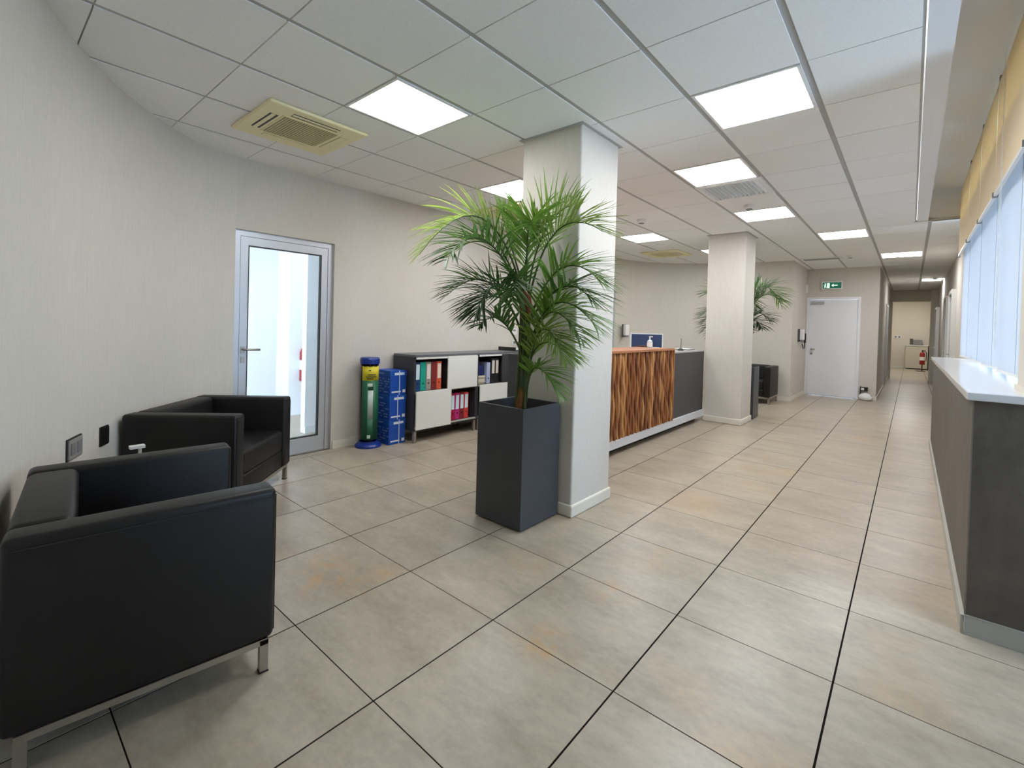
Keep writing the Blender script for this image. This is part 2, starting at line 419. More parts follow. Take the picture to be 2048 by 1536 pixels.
g = bx('added_window', 2.25, 2.256, 2.0, 2.85, .5, 2.55, GLASSW); tag(g, 'unseen clear window added for daylight beside the entrance', 'window', kind='structure')  # out of view; added and sized for the daylight it lets in
for a in ((2.0, 2.05), (2.80, 2.85)): bx('window_frame', 2.22, 2.29, a[0], a[1], .5, 2.55, ALU, g)
for a in ((.5, .56), (2.49, 2.55)): bx('window_frame', 2.22, 2.29, 2.05, 2.80, a[0], a[1], ALU, g)

# skirting boards
def skirting(name, pts, label, h=.08, t=.014, m=CREAM):
    w = MB(); wall_strip(w, pts, 0, h, -t); o = fix_normals(w.build(name, m)); tag(o, label, 'skirting', kind='structure'); return o
skirting('baseboard_left', near_curve[:-1], 'cream skirting along the curved wall behind the armchairs')
skirting('baseboard_left_far', [(XL, 2.40), (XL, 7.2)], 'cream skirting from the glass door along behind the cabinets')
skirting('baseboard_back', back_curve[2:], 'cream skirting along the curved wall behind the desk')
skirting('baseboard_recess', [(-1.75, 10.2), (-1.75, 11.70)], 'cream skirting on the short wall beside the white door')
skirting('baseboard_far', [(-.76, 11.75), (-.5, 11.75)], 'cream skirting on the narrow pier beside the white door')
skirting('baseboard_corridor', [(-.5, 11.75), (-.5, 18.2)], 'cream skirting along the corridor wall')
skirting('baseboard_end', [(-.9, 25.0), (-.16, 25.0)], 'cream skirting at the corridor end wall')

# ------------------------------------------------------------------ columns
def column(x0, x1, y0, y1, label):
    c = bx('column', x0, x1, y0, y1, 0, HC+.01, WALLP, None, bevel=.012, seg=2); tag(c, label, 'column', kind='structure')
    t = .014
    MB().box(x0-t, x1+t, y0-t, y1+t, 0, .085).build('skirting', CREAM, c, bevel=.01)
    MB().box(x0-.022, x1+.022, y0-.022, y1+.022, HC-.006, HC+.004).build('shadow_trim', TBAR, c)
    return c
column(*COLS[0], 'square wallpapered column behind the potted palm')
column(*COLS[1], 'square wallpapered column at the end of the reception desk')

# ------------------------------------------------------------------ ceiling lights, vent, air conditioners, detectors
LBL = {(-1, -1): 'bright square ceiling light panel next to the yellowed air conditioner', (2, 1): 'bright square ceiling light panel between the first column and the windows',
 (1, 3): 'bright square ceiling light panel touching the louvred vent', (1, 6): 'bright square ceiling light panel beside the round smoke detector, between the two columns',
 (2, 9): 'bright square ceiling light panel just past the second column', (3, 13): 'bright square ceiling light panel at the corridor mouth',
 (4, 21): 'bright square ceiling light panel far down the corridor', (-2, 7): 'bright square ceiling light panel above the reception desk',
 (-2, 2): 'bright square ceiling light panel partly hidden behind the first column', (-1, 10): 'bright square ceiling light panel partly hidden behind the second column',
 (1, -3): 'bright square ceiling light panel over the entrance end'}
for (i, k) in LIGHTS + EXTRA_LIGHTS:
    x0 = CX+i*CS; y0 = CY+k*CS; x1 = min(x0+CS, .555)
    L = empty('ceiling_light', ((x0+x1)/2, y0+CS/2, HC)); tag(L, LBL[(i, k)], 'ceiling light', 'square light panels in the ceiling')
    hx = (x1-x0)/2-.018; hy = CS/2-.006; f = .018
    m = MB(); m.box(-hx, hx, -hy, -hy+f, -.004, .02).box(-hx, hx, hy-f, hy, -.004, .02).box(-hx, -hx+f, -hy+f, hy-f, -.004, .02).box(hx-f, hx, -hy+f, hy-f, -.004, .02)
    m.build('frame', WHITEPL, L)
    MB().box(-hx+f, hx-f, -hy+f, hy-f, 0, .015).build('diffuser', DIFF, L)
# louvred vent
x0 = CX+VENT[0]*CS; y0 = CY+VENT[1]*CS
V = empty('ceiling_vent', (x0+CS/2, y0+CS/2, HC)); tag(V, 'square white louvred air vent in the ceiling beside a light panel', 'vent')
h = CS/2-.006; f = .045
m = MB(); m.box(-h, h, -h, -h+f, -.008, .02).box(-h, h, h-f, h, -.008, .02).box(-h, -h+f, -h+f, h-f, -.008, .02).box(h-f, h, -h+f, h-f, -.008, .02); m.build('frame', WHITEPL, V)
MB().box(-h+f, h-f, -h+f, h-f, .06, .07).build('backing', BLACKP, V)
sl = MB(); a = .022
sl.v = [(-a*.5, -h+f, -.008), (a*.5, -h+f, .045), (a*.5+.004, -h+f, .045), (-a*.5+.004, -h+f, -.008), (-a*.5, h-f, -.008), (a*.5, h-f, .045), (a*.5+.004, h-f, .045), (-a*.5+.004, h-f, -.008)]
sl.f = [(0, 1, 2, 3), (7, 6, 5, 4), (0, 4, 5, 1), (1, 5, 6, 2), (2, 6, 7, 3), (3, 7, 4, 0)]
slm = sl.mesh('slat'); slm.materials.append(WHITEPL)
for q in range(13):
    o = new_obj('slat', slm, None, V); o.location = (-.225+q*.0375, 0, 0)

def cassette(x, y, label, s=.69):
    A = empty('air_conditioner', (x, y, HC)); tag(A, label, 'air conditioner')
    h = s/2
    MB().box(-h, h, -h, h, -.024, 0.0).build('panel', YELLOWED, A, bevel=.018, seg=2)
    g = .185
    gr = MB().box(-g, g, -g, g, -.0262, -.0235).build('grille', YELLOWG, A)
    bar = MB().box(-g, g, -.0016, .0016, -.028, -.026).mesh('grille_bar'); bar.materials.append(YELLOWED)
    for q in range(20):
        o = new_obj('grille_bar', bar, None, gr); o.location = (0, -g+.012+q*(2*g-.024)/19, 0)
    m = MB()
    for sx in (-1, 1): m.box(sx*(g+.010)-.005, sx*(g+.010)+.005, -g-.015, g+.015, -.0275, -.0235).box(-g-.005, g+.005, sx*(g+.010)-.005, sx*(g+.010)+.005, -.0275, -.0235)
    m.build('grille_frame', YELLOWED, A)
    for (ax, sg) in ((1, -1), (0, 1), (0, -1), (1, 1)):
        op = (ax, sg) in ((1, -1), (0, 1))
        c0, c1 = g+.034, g+.090
        def rect(a0, a1, l, z0, z1, m_, nm):
            if sg < 0: a0, a1 = -a1, -a0
            return bx(nm, *((a0, a1, -l, l) if ax == 0 else (-l, l, a0, a1)), z0, z1, m_, A)
        if op:
            rect(c0, c1, g-.02, -.0246, -.0235, BLACKP, 'outlet_slot')
            rect(c0+.018, c1-.012, g-.022, -.0275, -.0240, YELLOWED, 'louver')
        else:
            rect(c0, c1, g-.02, -.0246, -.0235, YELLOWG, 'outlet_slot')
            rect(c0+.005, c1-.005, g-.022, -.0275, -.0240, YELLOWED, 'louver')
    return A
cassette(CX-2*CS, CY-1*CS, 'yellowed square cassette air conditioner in the ceiling near the glass door')
cassette(CX-2*CS, CY+10.05*CS, 'yellowed square cassette air conditioner over the curved back wall')
cassette(CX-2.5*CS, CY+3.6*CS, 'yellowed square cassette air conditioner over the filing cabinets')
def detector(x, y, label, r=.055):
    D = empty('smoke_detector', (x, y, HC)); tag(D, label, 'smoke detector')
    MB().lathe([(r*.6, -.045), (r, -.03), (r, 0)], 20).build('body', WHITEPL, D, smooth=False)
    MB().lathe([(r*.62, -.05), (r*.62, -.036)], 16).build('sensor', GREYP, D)
detector(CX+1.44*CS, CY+5.6*CS, 'round white smoke detector between the vent and a light panel')
detector(CX-.68*CS, CY+5.6*CS, 'round white smoke detector on the ceiling over the reception desk')
detector(CX+4.43*CS, CY+20.6*CS, 'round smoke detector beside the far corridor light panel')
V2 = empty('air_grille', (CX+1.6*CS, CY+13.3*CS, HC)); tag(V2, 'long narrow slotted air grille in the ceiling before the white door', 'air grille')
bx('frame', -.32, .32, -.12, .12, -.014, 0, WHITEPL, V2); 
for q in range(4): bx('slot', -.28, .28, -.085+q*.045, -.06+q*.045, -.016, -.013, GREYP, V2)
detector(CX+2.35*CS, CY+13.0*CS, 'small round detector near the slotted air grille', .05)

# ------------------------------------------------------------------ door 1: aluminium glass door and the white room behind it
y0, y1, zt = 1.48, 2.385, 2.09
D = empty('door_1', (XL-.06, (y0+y1)/2, 0)); tag(D, 'silver aluminium door with a full glass pane in the curved wall', 'door', kind='structure')
hw = (y1-y0)/2; fw = .05
m = MB(); m.box(-.03, .03, -hw, -hw+fw, 0, zt).box(-.03, .03, hw-fw, hw, 0, zt).box(-.03, .03, -hw+fw, hw-fw, zt-fw, zt); m.build('door_frame', ALU, D)
lw = hw-fw-.004; st = .062
m = MB(); m.box(-.022, .026, -lw, -lw+st, .008, zt-fw-.004).box(-.022, .026, lw-st, lw, .008, zt-fw-.004).box(-.022, .026, -lw+st, lw-st, zt-fw-.004-st-.01, zt-fw-.004).box(-.022, .026, -lw+st, lw-st, .008, .155)
leaf = m.build('door_leaf', ALU, D)
a, b, c, d = -lw+st, lw-st, .155, zt-fw-.014-st
m = MB(); e = .009; m.box(-.012, .0265, a, a+e, c, d).box(-.012, .0265, b-e, b, c, d).box(-.012, .0265, a+e, b-e, c, c+e).box(-.012, .0265, a+e, b-e, d-e, d); m.build('gasket', GASK, leaf)
MB().box(-.003, .003, a, b, c, d).build('pane', GLASSD, D)
H_ = empty('door_handle'); H_.parent = D; H_.location = (.026, -lw+.03, 1.03)
MB().box(0, .008, -.018, .018, -.03, .03).build('handle_plate', STEEL, H_)
MB().tube([(0, 0, .005), (.05, 0, .005), (.055, .01, .005), (.055, .125, .003)], .009, 8).build('lever', STEEL, H_, smooth=True)
MB().box(0, .008, -.015, .015, -.115, -.06).build('lock_plate', STEEL, H_)
bx('threshold', -.03, .05, -hw, hw, 0, .006, STEEL, D)
# white room seen through the glass
w = MB(); w.box(-7.62, -7.5, -.5, 5.2, 0, ZT).box(-7.6, -4.62, 5.1, 5.2, 0, ZT).box(-7.6, -4.52, -.62, -.5, 0, ZT)
w.box(-6.85, -6.45, 2.80, 3.05, 0, 2.7)
w.box(-5.42, -5.32, 2.50, 5.1, 0, 2.7)
w.box(-7.6, -4.62, -.6, 5.2, 2.7, 2.8)
o = w.build('wall_side_room', WHITER); tag(o, 'white walls of the room seen through the glass door', 'wall', kind='structure')
bx('skirting', -5.32, -5.30, 2.50, 5.0, .002, .08, WHITEP, o)
rf = bx('floor_side_room', -7.5, -4.56, -.5, 5.1, -.012, 0, FLOORT); tag(rf, 'grey tiled floor of the room behind the glass door', 'floor', kind='structure')
for (x, y, wh) in ((-6.2, 1.6, 'added unseen light panel before the white pillar of the side room'), (-6.2, 3.6, 'added unseen light panel behind the white partition of the side room'), (-5.0, 1.2, 'added unseen light panel just inside the glass door')):  # unseen panels, added to light the room behind the glass
    Lp = empty('ceiling_light', (x, y, 2.7)); tag(Lp, wh, 'ceiling light', 'added light panels of the side room')
    MB().box(-.3, .3, -.3, .3, -.02, 0).build('frame', WHITEPL, Lp)
    MB().box(-.28, .28, -.28, .28, -.024, -.019).build('diffuser', mat('led_side', (255, 255, 255), .6, emit=((250, 252, 255), 7)), Lp)
def extinguisher(x, y, z, label, s=1):
    E_ = empty('fire_extinguisher', (x, y, z)); tag(E_, label, 'fire extinguisher')
    RED = mat('extinguisher_red', (150, 26, 30), .35)
    MB().lathe([(.02, 0), (.075, .01), (.08, .03), (.08, .40), (.06, .46), (.025, .49)], 20).build('cylinder', RED, E_, smooth=True)
    MB().box(-.02, .02, -.02, .02, .48, .54).box(-.02, .10, -.012, .012, .54, .56).build('valve', BLACKP, E_)
    MB().tube([(.02, 0, .52), (.1, 0, .50), (.12, 0, .40), (.11, 0, .15)], .012, 8).build('hose', BLACKP, E_)
    MB().lathe([(.081, .17), (.081, .30)], 20).build('paper_label', WHITEPL, E_)
    return E_
extinguisher(-6.36, 2.99, .46, 'red fire extinguisher on the white pillar behind the glass door')

# ------------------------------------------------------------------ door 2 (white), door 3 (silver frame), exit sign
D = empty('door_2', (-1.27, 11.75, 0)); tag(D, 'plain white door under the green exit sign', 'door', kind='structure')
m = MB(); m.box(-.475, -.43, -.01, .10, 0, 2.10).box(.43, .475, -.01, .10, 0, 2.10).box(-.43, .43, -.01, .10, 2.05, 2.10); m.build('door_frame', DOORW, D)
leaf = bx('door_leaf', -.428, .428, .015, .06, .006, 2.046, DOORW, D)
MB().tube([(-.37, .015, .98), (-.37, -.03, .98)], .02, 12).tube([(-.37, -.03, .98), (-.30, -.035, .98)], .011, 8).build('door_handle', STEEL, D)
MB().tube([(-.37, .015, .885), (-.37, .003, .885)], .024, 14).build('lock_cover', STEEL, D)
bx('door_closer', -.40, -.16, -.035, .015, 1.955, 2.01, mat('closer_grey', (170, 170, 176), .4, metal=.3), D)
D = empty('door_3', (XL, 7.72, 0)); tag(D, 'silver framed door set in the wall behind the reception desk', 'door', kind='structure')
m = MB(); m.box(0, .035, -.48, -.42, 0, 2.1).box(0, .035, .42, .48, 0, 2.1).box(0, .035, -.42, .42, 2.04, 2.1); m.build('door_frame', ALU, D)
bx('door_leaf', 0, .02, -.418, .418, .005, 2.038, mat('grey_door', (150, 152, 156), .4), D)
MB().tube([(.02, .36, 1.03), (.06, .36, 1.03), (.065, .27, 1.03)], .01, 8).build('door_handle', STEEL, D)

S_ = empty('exit_sign', (-1.30, 11.75, 2.345)); tag(S_, 'green and white emergency exit sign above the white door', 'exit sign')
bx('housing', -.185, .185, -.045, 0, -.085, .085, WHITEPL, S_)
EG = mat('exit_green', (20, 92, 74), .5, emit=((30, 130, 100), .18)); EW = mat('exit_white', (226, 246, 238), .5, emit=((220, 250, 240), .45))
bx('green_face', -.165, .165, -.048, -.045, -.062, .062, EG, S_)
bx('door_symbol', -.088, -.04, -.051, -.048, -.055, .05, EW, S_)
m = MB(); m.box(.03, .10, -.051, -.048, -.010, .010)
m.v += [(.03, -.051, .035), (-.012, -.051, 0), (.03, -.051, -.035)]; m.f.append((8, 9, 10)); m.build('arrow_symbol', EW, S_)
m = MB(); m.lathe([(.012, 0), (.012, .003)], 10)
m.v = [(v[0]-.118, -.0495-v[2], v[1]+.034) for v in m.v]
m.box(-.128, -.108, -.051, -.048, -.018, .02).box(-.136, -.126, -.051, -.048, -.05, -.012).box(-.112, -.102, -.051, -.048, -.05, -.012).box(-.148, -.128, -.051, -.048, .0, .01)
m.build('running_figure_symbol', EW, S_)

# ------------------------------------------------------------------ window wall: frames, panes, screens and rollers, pier
YB = [3.275, 4.37, 5.30, 6.30, 7.42]
W = empty('window_1', (.64, 0, 0)); tag(W, 'row of tall windows over the white counter', 'window', kind='structure')
m = MB()
for y in YB: m.box(-.03, .03, y-.022, y+.022, 1.05, 2.9)
m.box(-.03, .03, YB[0], YB[-1], 1.05, 1.10).box(-.03, .03, YB[0], YB[-1], 2.85, 2.9).box(-.03, .03, YB[0], YB[-1], 2.28, 2.33)
m.build('window_frame', ALU, W)
for a, b in zip(YB, YB[1:]): MB().box(-.003, .003, a, b, 1.08, 2.88).build('pane', GLASSW, W)
names = ['first from the pier', 'second from the pier', 'third from the pier', 'last before the corridor']
for n, (a, b) in enumerate(zip(YB, YB[1:])):
    yc = (a+b)/2; hl = (b-a)/2-.010
    S = empty('screen_blind', (.46, yc, 0), math.radians(1.6)); tag(S, 'pale translucent window screen hanging over the counter, '+names[n], 'window blind', 'pale screens over the counter')
    MB().box(-.002, .002, -hl, hl, 1.112, 2.62).build('fabric', SCREEN, S)
    MB().box(-.006, .006, -hl, hl, 1.100, 1.116).build('bottom_bar', WHITEPL, S)
    bx('seam', -.004, -.002, -.006, .006, 1.116, 2.62, mat('seam_grey', (190, 200, 210), .6), S)
    R = empty('roller_blind', (.40, yc, 0)); tag(R, 'cream roller blind let down from the ceiling pocket, '+names[n], 'roller blind', 'cream roller blinds at the windows')
    MB().box(-.002, .002, -hl, hl, 2.27, 3.0).build('fabric', ROLLER, R)
    m = MB().tube([(.028, -hl, 3.0), (.028, hl, 3.0)], .030, 14); m.build('roller_tube', ROLLER, R, smooth=True)
    MB().box(-.008, .008, -hl, hl, 2.255, 2.275).build('bottom_bar', WHITEPL, R)
    for sg in (-1, 1):
        MB().box(-.014, .014, sg*hl-.006, sg*hl+.006, 2.25, 2.282).build('end_cap', GREYP, R)
        MB().box(0, .06, sg*hl-.004, sg*hl+.004, 2.96, 3.05).build('bracket', GREYP, R)
    if n == 0:
        yy = hl*(.1 if n == 0 else -.9)
        MB().tube([(-.02, yy, 3.0), (-.02, yy, 1.30), (-.02, yy+.02, 1.25), (-.02, yy+.045, 1.27), (-.02, yy+.05, 1.4), (-.02, yy+.05, 3.0)], .0014, 5).build('pull_chain', WHITEPL, R)
pr = bx('column', .40, .72, 2.97, 3.25, 1.075, 3.06, WALLP); tag(pr, 'slim beige pier standing on the counter beside the windows', 'column', kind='structure')
bx('skirting', .39, .72, 2.96, 3.256, 1.075, 1.10, CREAM, pr)

# ------------------------------------------------------------------ window counter
C_ = empty('window_counter', (.22, 2.87, 0)); tag(C_, 'long waist-high counter with white stone top and dark taupe cladding under the windows', 'counter')
bx('front_panel', 0, .02, 0, 4.63, 0, 1.04, CLAD, C_)
bx('end_panel', .02, .50, 0, .02, 0, 1.04, CLAD, C_)
bx('far_end_panel', .02, .38, 4.61, 4.63, 0, 1.04, CLAD, C_)
bx('worktop', -.022, .42, -.022, 4.64, 1.04, 1.075, QUARTZ, C_, bevel=.003, seg=1)
bx('worktop_return', .42, .70, -.022, .075, 1.04, 1.075, QUARTZ, C_)
m = MB(); m.box(-.014, 0, -.014, 4.63, 0, .085).box(0, .50, -.014, 0, 0, .085); m.build('plinth', SKIRTG, C_, bevel=.003, seg=1)
bx('corner_strip', -.002, .004, -.002, .004, .085, 1.04, mat('edge_strip', (128, 118, 106), .5), C_)

# corridor side: framed doors and panels beyond the counter
DG = mat('dark_glazing', (70, 74, 76), .2); FRW = mat('white_frame', (214, 214, 210), .45)
for n, (a, b, lab) in enumerate(((10.5, 11.45, 'white framed glazed door in the corridor side past the counter'), (12.1, 13.05, 'white framed glazed door halfway along the corridor side'), (16.6, 17.5, 'white framed glazed door far along the corridor side'))):
    D = empty('door_%d' % (n+4), (.57, (a+b)/2, 0)); tag(D, lab, 'door', kind='structure')
    hw = (b-a)/2
    m = MB(); m.box(-.07, 0, -hw, -hw+.06, 0, 2.12).box(-.07, 0, hw-.06, hw, 0, 2.12).box(-.07, 0, -hw+.06, hw-.06, 2.06, 2.12); m.build('door_frame', FRW, D)
    m = MB(); m.box(-.04, -.005, -hw+.065, -hw+.15, .01, 2.05).box(-.04, -.005, hw-.15, hw-.065, .01, 2.05).box(-.04, -.005, -hw+.15, hw-.15, .01, .2).box(-.04, -.005, -hw+.15, hw-.15, 1.95, 2.05); m.build('door_leaf', ALU, D)
    MB().box(-.03, -.02, -hw+.15, hw-.15, .2, 1.95).build('pane', DG, D)
    MB().tube([(-.04, -hw+.11, 1.03), (-.09, -hw+.11, 1.03), (-.09, -hw+.22, 1.03)], .01, 8).build('door_handle', STEEL, D)
P_ = bx('column', .42, .57, 17.7, 18.0, 0, HC, WALLC); tag(P_, 'narrow cream pier projecting into the corridor', 'column', kind='structure')

# ------------------------------------------------------------------ reception desk
XD = -2.30
R = empty('reception_desk', (XD, 3.35, 0)); tag(R, 'long reception desk with a rippled wooden front and a dark end panel', 'reception desk')
LW = 2.385; LT = 3.60    # wood length, total length
bx('kick_base', -.62, -.10, .05, LT-.05, 0, .075, BLACKP, R)
bx('plinth_rail', -.66, .015, 0, LT, .075, .165, mat('white_rail', (214, 218, 224), .35), R)
bx('front_panel', -.04, -.012, LW, LT, .165, 1.012, mat('charcoal_panel', (66, 64, 66), .5, noise=[((4, 4, 30), .05)]), R)
bx('worktop', -.42, -.008, LW, LT, 1.012, 1.03, mat('grey_worktop', (170, 170, 172), .3), R)
bx('rear_panel', -.045, -.012, 0, LW, .165, 1.04, DARKIN, R)
bx('end_panel', -.66, -.045, 0, .03, .165, 1.04, DARKLAM, R)
bx('low_desktop', -1.15, -.045, 1.15, LT, .72, .75, WGLOSS, R)
bx('low_desk_leg', -1.12, -1.08, 1.2, LT-.1, 0, .72, DARKLAM, R)
WOODS = []
for n, c in enumerate(((122, 74, 40), (146, 92, 50), (98, 56, 32), (166, 112, 62), (134, 78, 44), (186, 136, 84))):
    WOODS.append(mat('teak_%s' % 'abcdef'[n], c, .42, noise=[((60, 60, 3), .16), ((9, 9, 1.2), .12)]))
NS = 62; sw = LW/NS
for n in range(NS):
    m = MB(); nz = 18; z0, z1 = .166, 1.062
    ph = (n % 8)/8*2*math.pi*1.0 + (0 if n % 2 else math.pi*.9); am = .010
    for k in range(nz+1):
        z = z0+(z1-z0)*k/nz
        d = .013 + am*math.sin(2*math.pi*z/.46+ph)
        m.v += [(-.012, n*sw+.001, z), (d, n*sw+.0012, z), (d+.003, n*sw+sw*.5, z), (d, (n+1)*sw-.0012, z), (-.012, (n+1)*sw-.001, z)]
    for k in range(nz):
        for q in range(4): m.f.append((5*k+q, 5*k+q+1, 5*k+5+q+1, 5*k+5+q))
    m.f.append((4, 3, 2, 1, 0)); e = 5*nz; m.f.append((e, e+1, e+2, e+3, e+4))
    o = fix_normals(m.build('wood_slat', WOODS[rng.choice([0, 0, 1, 1, 2, 2, 3, 4, 4, 5])], R))
bx('wood_top', -.42, .03, 0, LW+.004, 1.058, 1.082, mat('teak_top', (176, 116, 78), .4, noise=[((30, 3, 30), .12)]), R)
bx('wood_edge', -.045, .026, LW, LW+.02, .166, 1.058, WOODS[3], R)

def at(px, py, zz): return None
# things on the desk
B = empty('sanitizer_bottle', (-2.50, 5.50, 1.082)); tag(B, 'clear pump bottle of hand sanitizer on the wooden desk top', 'bottle')
CLR = mat('clear_plastic', (206, 216, 222), .15, spec=.6)
MB().lathe([(.032, 0), (.034, .01), (.034, .075), (.026, .092), (.014, .10)], 18).build('body', CLR, B, smooth=True)
MB().lathe([(.0345, .018), (.0345, .06)], 18).build('paper_label', WHITEPL, B)
MB().tube([(0, 0, .10), (0, 0, .135)], .008, 8).box(-.01, .035, -.008, .008, .133, .145).build('pump', WHITEPL, B)
bx('base_tray', -.02, .075, .03, .13, 0, .006, WHITEPL, B)
Mo = empty('computer_monitor', (-3.05, 6.60, .751), YAW+.06); tag(Mo, 'white edged monitor seen from its dark blue back behind the desk', 'monitor')
bx('foot', -.12, .12, -.02, .14, 0, .015, GREYP, Mo); bx('stand', -.03, .03, .06, .08, .015, .25, GREYP, Mo)
bx('back_shell', -.235, .235, .0, .035, .17, .485, mat('blue_black_plastic', (44, 58, 92), .3), Mo)
m = MB(); m.box(-.25, -.235, -.002, .04, .16, .50).box(.235, .25, -.002, .04, .16, .50).box(-.235, .235, -.002, .04, .485, .50); m.build('white_edge', WHITEPL, Mo)
bx('screen', -.235, .235, .035, .038, .17, .485, BLACKP, Mo)
K = bx('card_reader', -2.74, -2.62, 5.60, 5.70, 1.082, 1.10, mat('brown_leatherette', (62, 34, 30), .5), None, bevel=.004); tag(K, 'small flat brown box on the wooden desk top', 'box')
Pn = empty('desk_pen', (-2.45, 6.40, 1.031)); tag(Pn, 'dark pen standing in a round holder on the grey desk top', 'pen')
MB().lathe([(.042, 0), (.042, .012), (.02, .028), (.01, .032)], 18).build('holder', BLACKP, Pn)
MB().tube([(0, 0, .02), (.004, .006, .165)], .006, 8).build('pen', GREYP, Pn)
Pa = empty('paper_sheet', (-2.52, 6.72, 1.031), .1); tag(Pa, 'white paper sheets on a dark clipboard on the grey desk top', 'paper')
bx('clipboard', -.10, .11, -.15, .15, 0, .006, BLACKP, Pa); bx('sheet', -.10, .10, -.14, .14, .006, .016, WHITEPL, Pa)

# ------------------------------------------------------------------ dispensers and small wall things
def dispenser(x, y, z, rz, label):
    d = empty('soap_dispenser', (x, y, z), rz); tag(d, label, 'dispenser')
    bx('back_plate', -.055, .055, -.035, 0, -.13, .13, mat('dispenser_grey', (84, 84, 86), .4), d)
    bx('body', -.05, .05, -.11, -.035, -.09, .125, WHITEPL, d, bevel=.012)
    bx('lever', -.04, .04, -.10, -.04, -.125, -.09, GREYP, d)
    return d
dispenser(-4.41, 8.47, 1.27, math.radians(-110)+math.pi, 'white dispenser on the curved wall beside the silver door')
dispenser(-1.75, 10.85, 1.27, math.radians(90), 'white dispenser on the short wall beside the white door')
Ph = empty('intercom_phone', (-1.75, 11.30, 1.22), math.radians(90)); tag(Ph, 'black entry phone with hanging cable on the short wall', 'phone')
bx('base', -.05, .05, -.04, 0, -.09, .09, BLACKP, Ph); bx('handset', -.025, .025, -.075, -.04, -.10, .10, BLACKP, Ph, bevel=.008)
MB().tube([(0, -.05, -.09), (-.05, -.06, -.2), (-.12, -.05, -.22), (-.16, -.03, -.12)], .008, 6).build('cable', BLACKP, Ph)
al = bx('alarm_sounder', -1.75, -1.72, 11.55, 11.63, 2.18, 2.36, WHITEPL); tag(al, 'small white wall box above the white door corner', 'wall box')
ds = empty('door_holder', (-.66, 11.735, 0)); tag(ds, 'black and white magnetic door holder low on the pier beside the white door', 'door holder')
bx('bracket', -.10, -.085, -.05, 0, .04, .27, BLACKP, ds); bx('magnet', -.10, .03, -.06, 0, .185, .26, BLACKP, ds); bx('plate', -.08, -.03, -.065, -.055, .20, .245, WHITEPL, ds)
wb_ = empty('crumpled_bag', (-.66, 11.62, 0)); tag(wb_, 'small crumpled white bag on the floor by the pier', 'bag')
m = MB(); m.lathe([(.05, 0), (.10, .02), (.105, .07), (.07, .13), (.02, .15)], 14)
m.v = [(v[0]*(1+.2*math.sin(9*v[2]*7+i)), v[1]*.7*(1+.15*math.cos(i*1.7)), v[2]) for i, v in enumerate(m.v)]; m.build('body', WHITEPL, wb_, smooth=True)
nt_ = bx('notice_sheet', -.5, -.497, 13.0, 13.5, 1.15, 1.65, mat('notice_green', (176, 184, 166), .5)); tag(nt_, 'pale green notice on the corridor wall', 'notice')
D = empty('door_7', (-.5, 15.4, 0)); tag(D, 'white framed door in the corridor wall', 'door', kind='structure')
m = MB(); m.box(0, .03, -.5, -.44, 0, 2.12).box(0, .03, .44, .5, 0, 2.12).box(0, .03, -.44, .44, 2.06, 2.12); m.build('door_frame', FRW, D); bx('door_leaf', 0, .012, -.438, .438, .005, 2.058, mat('lilac_grey_door', (150, 146, 160), .4), D)

def wall_on_curve(x, y):
    # nearest segment of the curve, giving a point on it and its inward normal angle
    best = None
    for a, b in zip(near_curve, near_curve[1:]):
        a = Vector(a); b = Vector(b); d = b-a; t = max(0, min(1, (Vector((x, y))-a).dot(d)/d.dot(d))); p = a+d*t
        if best is None or (p-Vector((x, y))).length < best[0]: best = ((p-Vector((x, y))).length, p, math.atan2(d.y, d.x))
    return best[1], best[2]
for (x, y, z, lab, dark) in ((-3.36, .36, .605, 'grey double socket plate on the curved wall behind the armchairs', False), (-3.66, .52, .59, 'black socket plate on the curved wall behind the armchairs', True)):
    p, an = wall_on_curve(x, y)
    S = empty('wall_socket', (p.x, p.y, z), an); tag(S, lab, 'socket')
    hs = .038 if dark else .075
    bx('plate', -hs, hs, -.014, 0, -.05, .05, BLACKP if dark else mat('socket_grey', (150, 146, 140), .5), S)
    bx('frame', -hs-.007, hs+.007, -.008, 0, -.057, .057, BLACKP, S)
    if not dark:
        for q in (-.036, .036): bx('outlet', q-.024, q+.024, -.018, -.014, -.03, .03, GREYP, S)
sw_ = empty('wall_switch', (XL, 5.19, 1.225)); tag(sw_, 'white square thermostat on the wall above the filing cabinets', 'thermostat')
bx('plate', 0, .018, -.055, .055, -.045, .045, WHITEPL, sw_); bx('display', .018, .020, -.03, .03, .005, .03, GREYP, sw_)
sw2 = empty('wall_switch', (XL, 5.22, 1.065)); tag(sw2, 'white light switch plate just above the filing cabinet top', 'switch')
bx('plate', 0, .012, -.06, .06, -.035, .035, WHITEPL, sw2); bx('rocker', .012, .018, -.04, .04, -.02, .02, GREYP, sw2)
sw3 = empty('wall_switch', (-.42, 25.0, 1.28)); tag(sw3, 'pair of light switches on the corridor end wall', 'switch')
bx('plate', -.13, .13, -.015, 0, -.06, .06, WHITEPL, sw3)
for q in (-.06, .06): bx('rocker', q-.03, q+.03, -.022, -.015, -.035, .035, GREYP, sw3)
cb = empty('low_cupboard', (.18, 24.72, 0)); tag(cb, 'low cream cupboard at the corridor end', 'cupboard')
bx('body', -.32, .36, -.24, .27, .04, .94, mat('cream_lacquer', (196, 188, 170), .5), cb); bx('plinth', -.3, .34, -.2, .27, 0, .04, BLACKP, cb); bx('top', -.34, .38, -.26, .27, .94, .97, WGLOSS, cb)
mc = empty('franking_machine', (.10, 24.70, .97)); tag(mc, 'grey office machine on the cream cupboard', 'machine')
bx('body', -.02, .26, -.18, .18, 0, .22, GREYP, mc, bevel=.02); bx('tilted_panel', -.12, -.02, -.15, .15, .02, .26, mat('machine_dark', (82, 76, 72), .5), mc, bevel=.01)
